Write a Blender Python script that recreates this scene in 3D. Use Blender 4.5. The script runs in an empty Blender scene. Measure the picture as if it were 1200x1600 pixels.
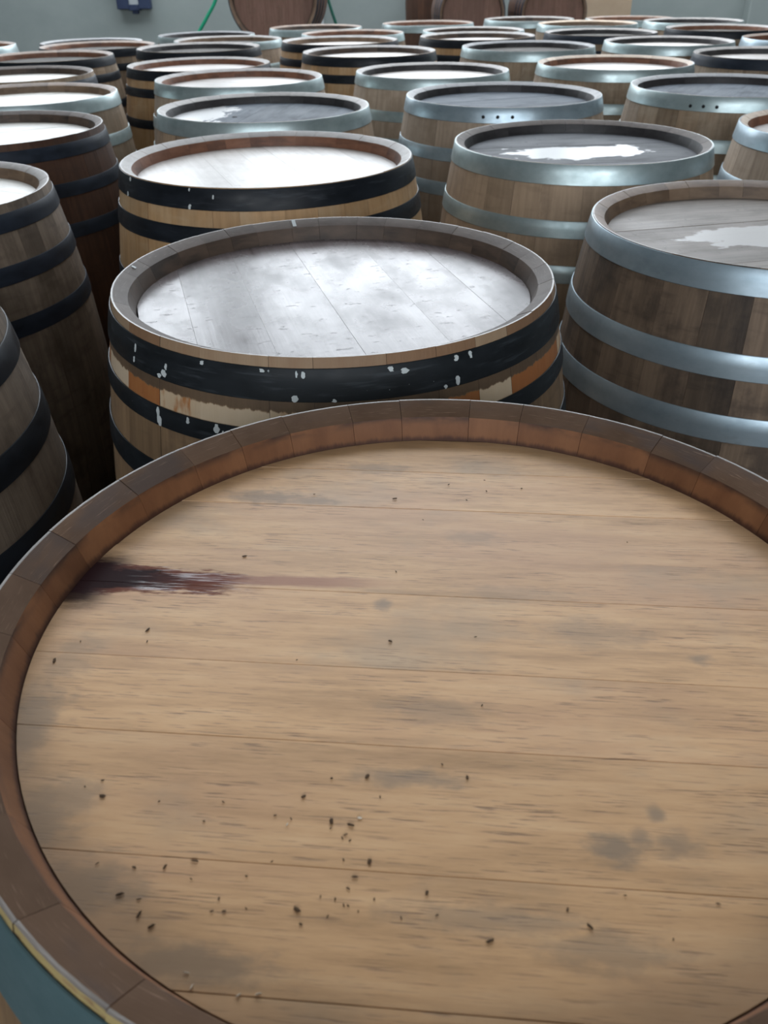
import bpy, math, random
from mathutils import Matrix, Vector
random.seed(7)
scene = bpy.context.scene
COL = scene.collection
R_ = math.radians

# ------------------------------------------------------------------ camera
H = 0.95                                    # barrel height: the rims stand in this plane
CAM_Z = H + 0.3649
PITCH, ROLL, FPX = R_(33.009), R_(-0.913), 1336.7
cam = bpy.data.cameras.new('camera')
cam_ob = bpy.data.objects.new('camera', cam)
COL.objects.link(cam_ob)
fw = Vector((0, math.cos(PITCH), -math.sin(PITCH)))
rt = Vector((1, 0, 0))
up = rt.cross(fw)
r2 = math.cos(ROLL) * rt + math.sin(ROLL) * up
u2 = -math.sin(ROLL) * rt + math.cos(ROLL) * up
mat = Matrix((r2, u2, -fw)).transposed().to_4x4()
mat.translation = Vector((0, 0, CAM_Z))
cam_ob.matrix_world = mat
cam.sensor_fit = 'VERTICAL'
cam.sensor_height = 24.0
cam.sensor_width = 18.0
cam.lens = FPX / 1600 * 24.0
cam.clip_start = 0.02
cam.dof.use_dof = True
cam.dof.focus_distance = 0.85
cam.dof.aperture_fstop = 9.0
scene.camera = cam_ob

# ------------------------------------------------------------------ sky, exposure
SKY = 6.0
world = bpy.data.worlds.new('overcast_sky')
scene.world = world
world.use_nodes = True
bg = world.node_tree.nodes['Background']
bg.inputs['Color'].default_value = (0.87, 0.935, 1.0, 1)
bg.inputs['Strength'].default_value = SKY
scene.view_settings.view_transform = 'Standard'
scene.view_settings.look = 'None'
scene.view_settings.gamma = 1.0
scene.view_settings.use_curve_mapping = False
scene.view_settings.exposure = 0.3
scene.cycles.use_denoising = True
scene.cycles.max_bounces = 8

# the hall: x from X0 to X1, back wall at YB, the wall behind the camera at YF
X0, X1, YB, YF, ZC = -5.2, 6.2, 9.5, -5.0, 5.6
WIN = [(-4.9, -1.9), (-1.5, 1.6), (2.0, 5.6)]          # high windows of the back wall (x ranges)
WZ0, WZ1 = 1.9, 5.2
GX0, GX1, GZ0, GZ1 = -3.2, 3.4, 2.0, 4.4               # long window in the wall behind the camera
SKYL = [(-4.6, -1.7), (-1.3, 2.1), (2.5, 5.6)]          # roof lights (x ranges)
SY0, SY1 = 5.6, 9.2

def portal(name, loc, sx, sy, direction):
    l = bpy.data.lights.new(name, 'AREA')
    l.shape = 'RECTANGLE'
    l.size, l.size_y = sx, sy
    l.cycles.is_portal = True
    o = bpy.data.objects.new(name, l)
    COL.objects.link(o)
    o.location = loc
    o.rotation_euler = Vector(direction).to_track_quat('-Z', 'Y').to_euler()
    return o
portal('window_daylight', ((X0 + X1) / 2, YB + 0.3, (WZ0 + WZ1) / 2), X1 - X0, WZ1 - WZ0, (0, -1, 0))
portal('roof_daylight', ((X0 + X1) / 2, (SY0 + SY1) / 2, ZC + 0.25), X1 - X0, SY1 - SY0, (0, 0, -1))
portal('rear_daylight', ((GX0 + GX1) / 2, YF - 0.35, (GZ0 + GZ1) / 2), GX1 - GX0, GZ1 - GZ0, (0, 1, 0))

# ------------------------------------------------------------------ node helpers
class NT:
    def __init__(s, name):
        s.m = bpy.data.materials.new(name)
        s.m.use_nodes = True
        s.t = s.m.node_tree
        s.b = s.t.nodes['Principled BSDF']
        s.tc = s.t.nodes.new('ShaderNodeTexCoord')
        s.oi = s.t.nodes.new('ShaderNodeObjectInfo')
        s.obj = s.tc.outputs['Object']
        s.rnd = s.oi.outputs['Random']
    def n(s, k): return s.t.nodes.new(k)
    def put(s, sock, v):
        if hasattr(v, 'is_linked') or isinstance(v, bpy.types.NodeSocket): s.t.links.new(v, sock)
        elif isinstance(v, (tuple, list)) and len(v) == 3 and sock.type == 'RGBA': sock.default_value = (*v, 1)
        else: sock.default_value = v
    def math(s, op, a, b=0.0, c=None, clamp=False):
        x = s.n('ShaderNodeMath'); x.operation = op; x.use_clamp = clamp
        s.put(x.inputs[0], a); s.put(x.inputs[1], b)
        if c is not None: s.put(x.inputs[2], c)
        return x.outputs[0]
    def vmath(s, op, a, b=(0, 0, 0)):
        x = s.n('ShaderNodeVectorMath'); x.operation = op
        s.put(x.inputs[0], a); s.put(x.inputs[1], b)
        return x.outputs['Value'] if op in ('LENGTH', 'DOT_PRODUCT', 'DISTANCE') else x.outputs[0]
    def xyz(s, v):
        x = s.n('ShaderNodeSeparateXYZ'); s.put(x.inputs[0], v); return x.outputs
    def comb(s, x_, y, z):
        x = s.n('ShaderNodeCombineXYZ')
        for i, v in enumerate((x_, y, z)): s.put(x.inputs[i], v)
        return x.outputs[0]
    def coords(s, scale, shift=1.0):
        v = s.vmath('MULTIPLY', s.obj, scale)
        if shift:
            o = s.comb(s.math('MULTIPLY', s.rnd, 37 * shift), s.math('MULTIPLY', s.rnd, 91 * shift), s.math('MULTIPLY', s.rnd, 53 * shift))
            v = s.vmath('ADD', v, o)
        return v
    def noise(s, vec, scale=1.0, detail=4.0, rough=0.55):
        x = s.n('ShaderNodeTexNoise')
        s.put(x.inputs['Vector'], vec); x.inputs['Scale'].default_value = scale
        x.inputs['Detail'].default_value = detail; x.inputs['Roughness'].default_value = rough
        return x.outputs['Fac']
    def step(s, v, lo, hi):                          # smooth step, lo may be > hi
        x = s.n('ShaderNodeMapRange'); x.interpolation_type = 'SMOOTHSTEP'
        s.put(x.inputs['Value'], v)
        if lo < hi: a, b, p, q = lo, hi, 0.0, 1.0
        else: a, b, p, q = hi, lo, 1.0, 0.0
        x.inputs['From Min'].default_value = a; x.inputs['From Max'].default_value = b
        x.inputs['To Min'].default_value = p; x.inputs['To Max'].default_value = q
        return x.outputs[0]
    def remap(s, v, a, b, p, q):
        x = s.n('ShaderNodeMapRange'); s.put(x.inputs['Value'], v)
        for k, w in zip(('From Min', 'From Max', 'To Min', 'To Max'), (a, b, p, q)): x.inputs[k].default_value = w
        return x.outputs[0]
    def mix(s, f, a, b, mode='MIX'):
        x = s.n('ShaderNodeMix'); x.data_type = 'RGBA'; x.blend_type = mode
        s.put(x.inputs[0], f); s.put(x.inputs[6], a); s.put(x.inputs[7], b)
        return x.outputs[2]
    def ramp(s, f, stops):
        x = s.n('ShaderNodeValToRGB'); e = x.color_ramp.elements
        while len(e) < len(stops): e.new(0.5)
        for el, (p, c) in zip(e, stops): el.position = p; el.color = (*c, 1)
        s.put(x.inputs[0], f); return x.outputs[0]
    def bump(s, h, strength, dist=0.001):
        x = s.n('ShaderNodeBump'); x.inputs['Strength'].default_value = strength
        x.inputs['Distance'].default_value = dist
        s.put(x.inputs['Height'], h); s.t.links.new(x.outputs[0], s.b.inputs['Normal'])
    def out(s, color, rough=0.6, spec=0.5, metal=0.0, coat=None, coat_rough=0.2):
        s.put(s.b.inputs['Base Color'], color); s.put(s.b.inputs['Roughness'], rough)
        s.put(s.b.inputs['Specular IOR Level'], spec); s.put(s.b.inputs['Metallic'], metal)
        if coat is not None:
            s.put(s.b.inputs['Coat Weight'], coat); s.put(s.b.inputs['Coat Roughness'], coat_rough)
        return s.m

def gain(nt, col, lo=0.82, hi=1.18):                 # each stave or board a little lighter or darker than the next
    g = nt.remap(nt.rnd, 0, 1, lo, hi)
    return nt.mix(1.0, col, nt.comb(g, g, g), 'MULTIPLY')

def stave_wood(name, a, b, dirt, dirt_amt=0.5, var=(0.75, 1.2), rough=0.62, bands=None, spec=0.35):
    a, b, dirt = [(c[0] * 1.06, c[1] * 0.98, c[2] * 0.88) for c in (a, b, dirt)]
    nt = NT(name)
    grain = nt.noise(nt.coords((40, 90, 3)), 1.0, 5, 0.6)
    col = nt.ramp(grain, [(0.3, a), (0.7, b)])
    blot = nt.noise(nt.coords((9, 14, 11)), 1.0, 5, 0.62)
    col = nt.mix(nt.math('MULTIPLY', nt.step(blot, 0.45, 0.68), dirt_amt), col, dirt)
    wipe = nt.noise(nt.coords((4, 10, 55), 0.6), 1.0, 3, 0.5)
    col = nt.mix(nt.math('MULTIPLY', nt.step(wipe, 0.52, 0.7), dirt_amt * 0.6), col, dirt)
    col = gain(nt, col, *var)
    if bands: col = bands(nt, col)
    nt.bump(nt.noise(nt.coords((60, 220, 5)), 1.0, 4, 0.6), 0.5, 0.0012)
    return nt.out(col, rough, spec)

def rim_wood(name, a, b, stain, amt=0.4, rough=0.55, lines=True, spec=0.4):
    nt = NT(name)
    blot = nt.noise(nt.coords((16, 14, 30)), 1.0, 5, 0.6)
    col = nt.ramp(blot, [(0.3, a), (0.7, b)])
    s = nt.noise(nt.coords((20, 9, 45), 2.0), 1.0, 3, 0.55)
    col = nt.mix(nt.math('MULTIPLY', nt.step(s, 0.5, 0.66), amt), col, stain)
    saw = nt.noise(nt.coords((900, 40, 300)), 1.0, 3, 0.6)
    if lines:
        pale = tuple(min(1, c * 1.9 + 0.03) for c in b)
        col = nt.mix(nt.math('MULTIPLY', nt.step(saw, 0.6, 0.74), 0.55), col, pale)
    col = gain(nt, col, 0.88, 1.1)
    nt.bump(saw, 0.35, 0.0006)
    return nt.out(col, rough, spec)

def hoop_zinc(name, a=(0.30, 0.37, 0.375), b=(0.47, 0.55, 0.55), metal=0.7, rough=0.38, rust=0.15):
    nt = NT(name)
    n1 = nt.noise(nt.coords((14, 14, 22)), 1.0, 5, 0.6)
    col = nt.ramp(n1, [(0.3, a), (0.7, b)])
    n2 = nt.noise(nt.coords((30, 30, 60), 2.0), 1.0, 4, 0.65)
    col = nt.mix(nt.math('MULTIPLY', nt.step(n2, 0.58, 0.75), rust), col, (0.10, 0.10, 0.09))
    n3 = nt.noise(nt.coords((7, 7, 12), 3.0), 1.0, 3, 0.5)
    nt.bump(n3, 0.25, 0.004)
    return nt.out(col, nt.remap(n1, 0.3, 0.7, rough + 0.08, rough - 0.06), 0.5, metal)

def hoop_black(name, flecks=0.0, base=(0.006, 0.0075, 0.010), rough=0.38):
    nt = NT(name)
    n1 = nt.noise(nt.coords((18, 18, 40)), 1.0, 5, 0.6)
    col = nt.ramp(n1, [(0.3, base), (0.75, tuple(c * 2.4 for c in base))])
    r = nt.remap(n1, 0.3, 0.7, rough - 0.05, rough + 0.2)
    if flecks:
        f = nt.noise(nt.coords((70, 70, 45)), 1.0, 4, 0.75)
        m = nt.step(f, 0.735 - 0.03 * flecks, 0.75 - 0.03 * flecks)
        col = nt.mix(nt.math('MULTIPLY', m, 0.8), col, (0.42, 0.45, 0.46))
        s = nt.noise(nt.coords((16, 16, 160)), 1.0, 3, 0.6)
        col = nt.mix(nt.math('MULTIPLY', nt.step(s, 0.55, 0.75), 0.22), col, (0.10, 0.115, 0.13))
    nt.bump(nt.noise(nt.coords((9, 9, 20), 2.0), 1.0, 3, 0.5), 0.2, 0.003)
    return nt.out(col, r, 0.2)

def head_wood(name, a, b, spec=0.5, rough=(0.3, 0.42), patch=None, mott=(0.12, 0.10, 0.09), mott_amt=0.35, coat=0.0, patch_pos=None, shift=1.0):
    """varnished head; patch = (colour, roughness) of the paler, glossier areas"""
    nt = NT(name)
    grain = nt.noise(nt.coords((6, 120, 1)), 1.0, 5, 0.6)
    col = nt.ramp(grain, [(0.3, a), (0.72, b)])
    mo = nt.noise(nt.coords((9, 15, 1), 1.3), 1.0, 5, 0.6)
    col = nt.mix(nt.math('MULTIPLY', nt.step(mo, 0.48, 0.7), mott_amt), col, mott)
    col = gain(nt, col, 0.85, 1.12)
    scr = nt.noise(nt.coords((110, 38, 1), 2.0), 1.0, 5, 0.7)
    cut = nt.step(scr, 0.62, 0.68)
    col = nt.mix(nt.math('MULTIPLY', cut, 0.6), col, tuple(c * 0.35 for c in a))
    rv = nt.remap(mo, 0.3, 0.7, *rough)
    sp = spec
    if patch:
        pn = nt.noise(nt.vmath('MULTIPLY', nt.obj, (11, 17, 1)), 1.0, 4, 0.6)
        if patch_pos:
            px, py, rx, ry = patch_pos
            d = nt.vmath('LENGTH', nt.vmath('MULTIPLY', nt.vmath('SUBTRACT', nt.obj, (px, py, 0)), (1 / rx, 1 / ry, 0)))
            pv = nt.math('ADD', d, nt.math('MULTIPLY', nt.math('SUBTRACT', pn, 0.5), 2.2))
            pm = nt.step(pv, 1.05, 0.9)
        else:
            pm = nt.step(pn, 0.53, 0.56)
        col = nt.mix(pm, col, patch[0])
        mr = nt.n('ShaderNodeMix'); nt.put(mr.inputs[0], pm); nt.put(mr.inputs[2], rv); mr.inputs[3].default_value = patch[1]
        rv = mr.outputs[0]
        ms = nt.n('ShaderNodeMix'); nt.put(ms.inputs[0], pm); ms.inputs[2].default_value = spec; ms.inputs[3].default_value = patch[2]
        sp = ms.outputs[0]
    hgt = nt.math('ADD', nt.math('MULTIPLY', grain, 0.35), nt.math('SUBTRACT', nt.math('MULTIPLY', scr, 0.4), nt.math('MULTIPLY', cut, 0.5)))
    nt.bump(hgt, 0.3, 0.0014)
    return nt.out(col, rv, sp, 0.0, coat, 0.25)

# ------------------------------------------------------------------ materials
def bands_B(nt, col):                                # bare strip left by an older hoop, below the top hoop
    z = nt.xyz(nt.obj)[2]
    t = nt.math('SUBTRACT', H, z)
    ed = nt.math('MULTIPLY', nt.math('SUBTRACT', nt.noise(nt.coords((30, 120, 40)), 1.0, 3), 0.5), 0.010)
    t2 = nt.math('ADD', t, ed)
    m = nt.math('MULTIPLY', nt.step(t2, 0.0615, 0.0635), nt.step(t, 0.0835, 0.082))
    pick = nt.math('ADD', nt.math('MULTIPLY', nt.rnd, 0.65), nt.math('MULTIPLY', nt.noise(nt.coords((30, 60, 20)), 1.0, 4), 0.35))
    light = nt.ramp(pick, [(0.25, (0.30, 0.11, 0.035)), (0.45, (0.36, 0.15, 0.05)), (0.5, (0.50, 0.37, 0.24)), (0.75, (0.56, 0.44, 0.31))])
    col = nt.mix(m, col, light)
    dk = nt.math('MULTIPLY', nt.step(t, 0.046, 0.050), nt.step(t2, 0.0625, 0.0605))
    col = nt.mix(nt.math('MULTIPLY', dk, 0.7), col, (0.075, 0.048, 0.03))
    top = nt.step(t, 0.0135, 0.0115)
    return nt.mix(nt.math('MULTIPLY', top, 0.75), col, nt.ramp(pick, [(0.3, (0.24, 0.13, 0.07)), (0.7, (0.36, 0.25, 0.16))]))

def bands_A(nt, col):
    t = nt.math('SUBTRACT', H, nt.xyz(nt.obj)[2])
    n = nt.noise(nt.coords((60, 60, 260)), 1.0, 3)
    m = nt.math('MULTIPLY', nt.step(t, 0.0068, 0.0055), nt.step(n, 0.34, 0.44))
    return nt.mix(m, col, (0.40, 0.30, 0.13))

M = {}
M['out_a'] = stave_wood('oak_stave_brown', (0.20, 0.13, 0.075), (0.30, 0.20, 0.11), (0.09, 0.06, 0.04), 0.5, bands=bands_A)
M['out_b'] = stave_wood('oak_stave_worn', (0.17, 0.115, 0.07), (0.26, 0.18, 0.11), (0.10, 0.07, 0.05), 0.6, bands=bands_B)
M['out_pale'] = stave_wood('oak_stave_pale', (0.26, 0.195, 0.14), (0.36, 0.275, 0.20), (0.17, 0.125, 0.09), 0.5)
M['out_tan'] = stave_wood('oak_stave_tan', (0.29, 0.185, 0.095), (0.40, 0.265, 0.145), (0.44, 0.35, 0.24), 0.4)
M['out_grey'] = stave_wood('oak_stave_greyed', (0.27, 0.22, 0.18), (0.38, 0.32, 0.265), (0.21, 0.165, 0.125), 0.5)
M['out_dark'] = stave_wood('oak_stave_weathered', (0.095, 0.07, 0.052), (0.165, 0.122, 0.09), (0.04, 0.03, 0.025), 0.75, (0.55, 1.35))
M['out_red'] = stave_wood('oak_stave_reddish', (0.048, 0.023, 0.014), (0.085, 0.041, 0.024), (0.04, 0.022, 0.016), 0.5)
M['out_old'] = stave_wood('oak_stave_old', (0.16, 0.12, 0.085), (0.26, 0.20, 0.145), (0.30, 0.26, 0.21), 0.5)

M['out_shade'] = stave_wood('oak_stave_shade_dark', (0.13, 0.105, 0.085), (0.20, 0.165, 0.135), (0.06, 0.045, 0.035), 0.6)  # oak tone lowered to stand for the shade low on two side barrels
M['rim_a'] = rim_wood('rim_sawn_brown', (0.085, 0.048, 0.028), (0.13, 0.078, 0.05), (0.065, 0.055, 0.055), 0.5, 0.75, spec=0.08)
M['rim_b'] = rim_wood('rim_grey_brown', (0.075, 0.056, 0.046), (0.12, 0.094, 0.08), (0.055, 0.04, 0.033), 0.5, 0.6, spec=0.15)
M['rim_grey'] = rim_wood('rim_grey', (0.15, 0.13, 0.115), (0.23, 0.205, 0.185), (0.10, 0.075, 0.06), 0.5, 0.5)
M['rim_brown'] = rim_wood('rim_brown', (0.12, 0.07, 0.042), (0.20, 0.13, 0.085), (0.07, 0.042, 0.03), 0.4)
M['rim_pale'] = rim_wood('rim_pale', (0.34, 0.25, 0.17), (0.46, 0.35, 0.25), (0.24, 0.15, 0.10), 0.4)
M['rim_dark'] = rim_wood('rim_blackened', (0.055, 0.055, 0.058), (0.10, 0.10, 0.105), (0.20, 0.19, 0.18), 0.3, 0.45, False)
def chime_a():
    nt = NT('chime_orange_brown')
    n = nt.noise(nt.coords((16, 30, 12)), 1.0, 5, 0.6)
    col = nt.ramp(n, [(0.3, (0.13, 0.052, 0.022)), (0.7, (0.21, 0.092, 0.04))])
    t = nt.math('SUBTRACT', H, nt.xyz(nt.obj)[2])
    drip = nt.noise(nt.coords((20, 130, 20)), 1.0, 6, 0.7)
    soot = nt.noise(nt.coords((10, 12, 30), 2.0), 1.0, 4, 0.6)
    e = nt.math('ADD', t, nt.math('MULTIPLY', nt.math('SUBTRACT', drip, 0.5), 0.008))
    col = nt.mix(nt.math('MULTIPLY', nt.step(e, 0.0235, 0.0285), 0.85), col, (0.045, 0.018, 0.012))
    s = nt.math('MULTIPLY', nt.step(nt.math('ADD', t, nt.math('MULTIPLY', nt.math('SUBTRACT', soot, 0.5), 0.025)), 0.017, 0.009), nt.step(soot, 0.40, 0.58))
    col = nt.mix(nt.math('MULTIPLY', s, 0.9), col, (0.022, 0.015, 0.013))
    nt.bump(drip, 0.3, 0.0008)
    return nt.out(gain(nt, col, 0.9, 1.1), 0.6, 0.3)
M['in_a'] = chime_a()
M['lip'] = rim_wood('worn_stave_edge', (0.10, 0.08, 0.065), (0.19, 0.16, 0.135), (0.05, 0.04, 0.035), 0.5, 0.36, False, 0.5)
M['in_b'] = rim_wood('chime_dark_brown', (0.045, 0.03, 0.022), (0.10, 0.065, 0.045), (0.02, 0.016, 0.014), 0.6, 0.6, False)
M['in_red'] = rim_wood('chime_red_brown', (0.13, 0.052, 0.028), (0.23, 0.105, 0.06), (0.05, 0.028, 0.022), 0.45, 0.6, False)
M['in_brown'] = rim_wood('chime_brown', (0.12, 0.075, 0.045), (0.21, 0.14, 0.09), (0.06, 0.04, 0.03), 0.4, 0.6, False)
M['in_dark'] = rim_wood('chime_blackened', (0.018, 0.016, 0.017), (0.045, 0.04, 0.04), (0.012, 0.01, 0.01), 0.5, 0.55, False)

M['zinc'] = hoop_zinc('galvanised_steel')
M['zinc_blue'] = hoop_zinc('galvanised_steel_bluish', (0.26, 0.33, 0.375), (0.41, 0.49, 0.54))
M['zinc_teal'] = hoop_zinc('galvanised_steel_teal', (0.07, 0.125, 0.135), (0.12, 0.185, 0.195), 0.3, 0.5)
M['zinc_dull'] = hoop_zinc('galvanised_steel_dull', (0.36, 0.40, 0.41), (0.50, 0.55, 0.55), 0.55, 0.5)
M['black'] = hoop_black('black_painted_steel')
M['black_fleck'] = hoop_black('black_painted_steel_splashed', 0.5)
M['black_splash'] = hoop_black('black_painted_steel_worn', 1.0, (0.007, 0.0085, 0.010), 0.42)
M['black_blue'] = hoop_black('blue_black_painted_steel', 0.0, (0.009, 0.012, 0.018), 0.42)
M['rivet'] = hoop_black('dark_rivet', 0.0, (0.008, 0.008, 0.009), 0.5)
M['paint'] = NT('white_paint').out((0.50, 0.53, 0.53), 0.6)

M['head_b'] = head_wood('head_varnished_grey', (0.115, 0.09, 0.088), (0.18, 0.15, 0.15), 0.29, (0.17, 0.36), mott=(0.05, 0.038, 0.036), mott_amt=0.7)
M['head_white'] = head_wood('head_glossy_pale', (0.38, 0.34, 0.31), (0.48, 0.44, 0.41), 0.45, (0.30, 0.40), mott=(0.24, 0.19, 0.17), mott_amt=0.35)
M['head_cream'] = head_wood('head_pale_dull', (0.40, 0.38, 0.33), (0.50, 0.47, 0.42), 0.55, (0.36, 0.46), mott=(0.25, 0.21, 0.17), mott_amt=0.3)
M['head_blue'] = head_wood('head_blue_sheen_tint', (0.075, 0.09, 0.11), (0.115, 0.135, 0.16), 0.1, (0.58, 0.72), mott=(0.03, 0.032, 0.04), mott_amt=0.4)  # bluish base colour stands in for a dim reflection
PALE = ((0.42, 0.42, 0.42), 0.32, 0.75)
M['head_patch_e'] = head_wood('head_grey_white_patch', (0.085, 0.088, 0.098), (0.125, 0.13, 0.14), 0.1, (0.55, 0.70), PALE, (0.05, 0.05, 0.055), 0.4, patch_pos=(0.0, 0.0, 0.17, 0.085))
M['head_patch_g'] = head_wood('head_blue_tint_pale_edge', (0.075, 0.09, 0.11), (0.115, 0.135, 0.16), 0.1, (0.58, 0.72), PALE, (0.03, 0.032, 0.04), 0.4, patch_pos=(-0.04, 0.25, 0.30, 0.13))  # same reflection blue put into the base, pale towards one edge
M['head_c'] = head_wood('head_grey_brown', (0.13, 0.105, 0.085), (0.20, 0.165, 0.14), 0.2, (0.44, 0.56), ((0.27, 0.25, 0.235), 0.4, 0.45), (0.08, 0.065, 0.055), 0.4, patch_pos=(0.06, 0.0, 0.20, 0.07))
M['head_matte'] = head_wood('head_weathered', (0.07, 0.065, 0.06), (0.12, 0.11, 0.10), 0.12, (0.7, 0.85), mott=(0.05, 0.045, 0.04))
M['head_lying'] = head_wood('head_red_brown', (0.15, 0.08, 0.058), (0.23, 0.13, 0.10), 0.3, (0.55, 0.7), mott=(0.14, 0.09, 0.065), mott_amt=0.5)

def head_a():
    """clean pale oak; board frame: x runs along the grain"""
    nt = NT('head_clean_oak')
    g1 = nt.noise(nt.coords((7, 60, 1)), 1.0, 7, 0.68)
    col = nt.ramp(g1, [(0.28, (0.38, 0.215, 0.098)), (0.5, (0.57, 0.335, 0.165)), (0.74, (0.67, 0.425, 0.23))])
    pink = nt.noise(nt.coords((3.5, 9, 1), 1.7), 1.0, 4, 0.55)
    col = nt.mix(nt.math('MULTIPLY', nt.step(pink, 0.45, 0.68), 0.45), col, (0.46, 0.255, 0.15))
    grey = nt.noise(nt.coords((7, 11, 1), 2.3), 1.0, 5, 0.6)
    col = nt.mix(nt.math('MULTIPLY', nt.step(grey, 0.5, 0.72), 0.5), col, (0.31, 0.235, 0.16))
    fine = nt.noise(nt.coords((42, 1050, 1), 3.0), 1.0, 3, 0.55)
    fm = nt.noise(nt.coords((11, 45, 1), 4.0), 1.0, 4, 0.6)
    dash = nt.math('MULTIPLY', nt.step(fine, 0.56, 0.68), nt.remap(nt.step(fm, 0.38, 0.62), 0, 1, 0.25, 1))
    col = nt.mix(nt.math('MULTIPLY', dash, 0.85), col, (0.15, 0.08, 0.045))
    col = gain(nt, col, 0.92, 1.05)
    # grey finger marks and smudges at fixed spots (board frame, metres)
    wob = nt.noise(nt.vmath('MULTIPLY', nt.obj, (60, 110, 1)), 1.0, 4, 0.6)
    total = None
    for x, y, rx, ry, a in [(-0.154, 0.163, .042, .014, .9), (-0.120, 0.158, .03, .008, .8), (-0.066, 0.214, .035, .013, .6), (-0.044, 0.026, .008, .007, .9),
                            (0.1045, -0.153, .010, .008, .9), (0.0906, -0.160, .017, .013, 1.), (0.122, -0.156, .016, .011, .8), (0.115, -0.136, .006, .006, .9),
                            (-0.0042, -0.072, .04, .016, .45), (0.163, -0.014, .012, .006, .8), (0.10, 0.006, .05, .02, .45), (-0.212, -0.165, .03, .03, .75),
                            (-0.17, -0.20, .035, .02, .7), (-0.245, -0.10, .022, .045, .8), (-0.0166, -0.123, .04, .008, .8), (0.03, -0.203, .06, .010, .6), (0.08, -0.215, .04, .014, .6),
                            (-0.20, -0.150, .02, .02, .6), (0.019, 0.114, .03, .012, .5), (-0.11, -0.235, .05, .012, .8), (-0.243, -0.045, .02, .025, .5), (0.05, 0.045, .05, .012, .4)]:
        d = nt.vmath('LENGTH', nt.vmath('MULTIPLY', nt.vmath('SUBTRACT', nt.obj, (x, y, 0)), (1 / rx, 1 / ry, 0)))
        d = nt.math('ADD', d, nt.math('MULTIPLY', nt.math('SUBTRACT', wob, 0.5), 1.8))
        v = nt.math('MULTIPLY', nt.step(d, 1.15, 0.25), a)
        total = v if total is None else nt.math('MAXIMUM', total, v)
    col = nt.mix(nt.math('MULTIPLY', total, 0.75), col, (0.19, 0.142, 0.10))
    # dirt collected along the chime
    flat = nt.vmath('MULTIPLY', nt.obj, (1, 1, 0))
    rad = nt.vmath('LENGTH', flat)
    dn = nt.noise(nt.vmath('MULTIPLY', nt.obj, (16, 16, 1)), 1.0, 4, 0.6)
    rim = nt.math('MULTIPLY', nt.step(nt.math('ADD', rad, nt.math('MULTIPLY', nt.math('SUBTRACT', dn, 0.5), 0.05)), 0.238, 0.275), 0.5)
    col = nt.mix(rim, col, (0.20, 0.13, 0.075))
    # spilled wine: dark pool by the chime, thinning to a pink tail along the joint
    x, y, z = nt.xyz(nt.obj)
    sn = nt.noise(nt.vmath('MULTIPLY', nt.obj, (38, 190, 1)), 1.0, 4, 0.65)
    jit = nt.math('MULTIPLY', nt.math('SUBTRACT', sn, 0.5), 0.022)
    off = nt.math('ABSOLUTE', nt.math('SUBTRACT', y, 0.0435))
    hw = nt.remap(x, -0.285, -0.165, 0.0205, 0.0115)
    body = nt.math('MULTIPLY', nt.step(nt.math('ADD', nt.math('SUBTRACT', off, hw), jit), 0.0022, -0.0022), nt.step(nt.math('ADD', x, nt.math('MULTIPLY', jit, 3.0)), -0.128, -0.172))
    core = nt.math('MULTIPLY', nt.step(nt.math('ADD', nt.math('SUBTRACT', off, hw), jit), -0.0025, -0.008), nt.step(nt.math('ADD', x, nt.math('MULTIPLY', jit, 3.0)), -0.170, -0.230))
    toff = nt.math('ABSOLUTE', nt.math('SUBTRACT', y, nt.remap(x, -0.17, -0.03, 0.0465, 0.0515)))
    tail = nt.math('MULTIPLY', nt.step(nt.math('ADD', toff, nt.math('MULTIPLY', jit, 0.35)), 0.0075, 0.0035), nt.step(x, -0.020, -0.10))
    col = nt.mix(nt.math('MULTIPLY', tail, 0.8), col, (0.28, 0.105, 0.055))
    col = nt.mix(nt.math('MULTIPLY', body, 0.92), col, (0.12, 0.03, 0.022))
    edge = nt.step(rad, 0.235, 0.262)
    pool = nt.math('MULTIPLY', edge, nt.step(nt.math('ADD', nt.math('ABSOLUTE', nt.math('SUBTRACT', y, 0.040)), jit), 0.040, 0.020))
    pool = nt.math('MULTIPLY', pool, nt.step(x, 0.0, -0.1))
    core = nt.math('MAXIMUM', core, pool)
    col = nt.mix(nt.math('MULTIPLY', core, 0.94), col, (0.013, 0.006, 0.008))
    # wet spill's highlight streaks set by mask, dulled where the rim hides the reflection
    film = nt.noise(nt.vmath('MULTIPLY', nt.obj, (30, 420, 1)), 1.0, 3, 0.6)
    wet = nt.math('MULTIPLY', nt.math('MULTIPLY', nt.step(film, 0.50, 0.62), nt.step(x, -0.238, -0.215)), body)
    spill_mask = nt.math('MAXIMUM', body, core)
    rough = nt.remap(wet, 0, 1, 0.46, 0.24)
    spec = nt.math('ADD', nt.remap(spill_mask, 0, 1, 0.28, 0.03), nt.math('MULTIPLY', wet, 0.5))
    nt.bump(nt.math('ADD', nt.math('MULTIPLY', g1, 0.4), nt.math('MULTIPLY', nt.math('SUBTRACT', 1.0, dash), 0.4)), 0.22, 0.0008)
    return nt.out(col, rough, spec)
M['head_a'] = head_a()

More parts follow.
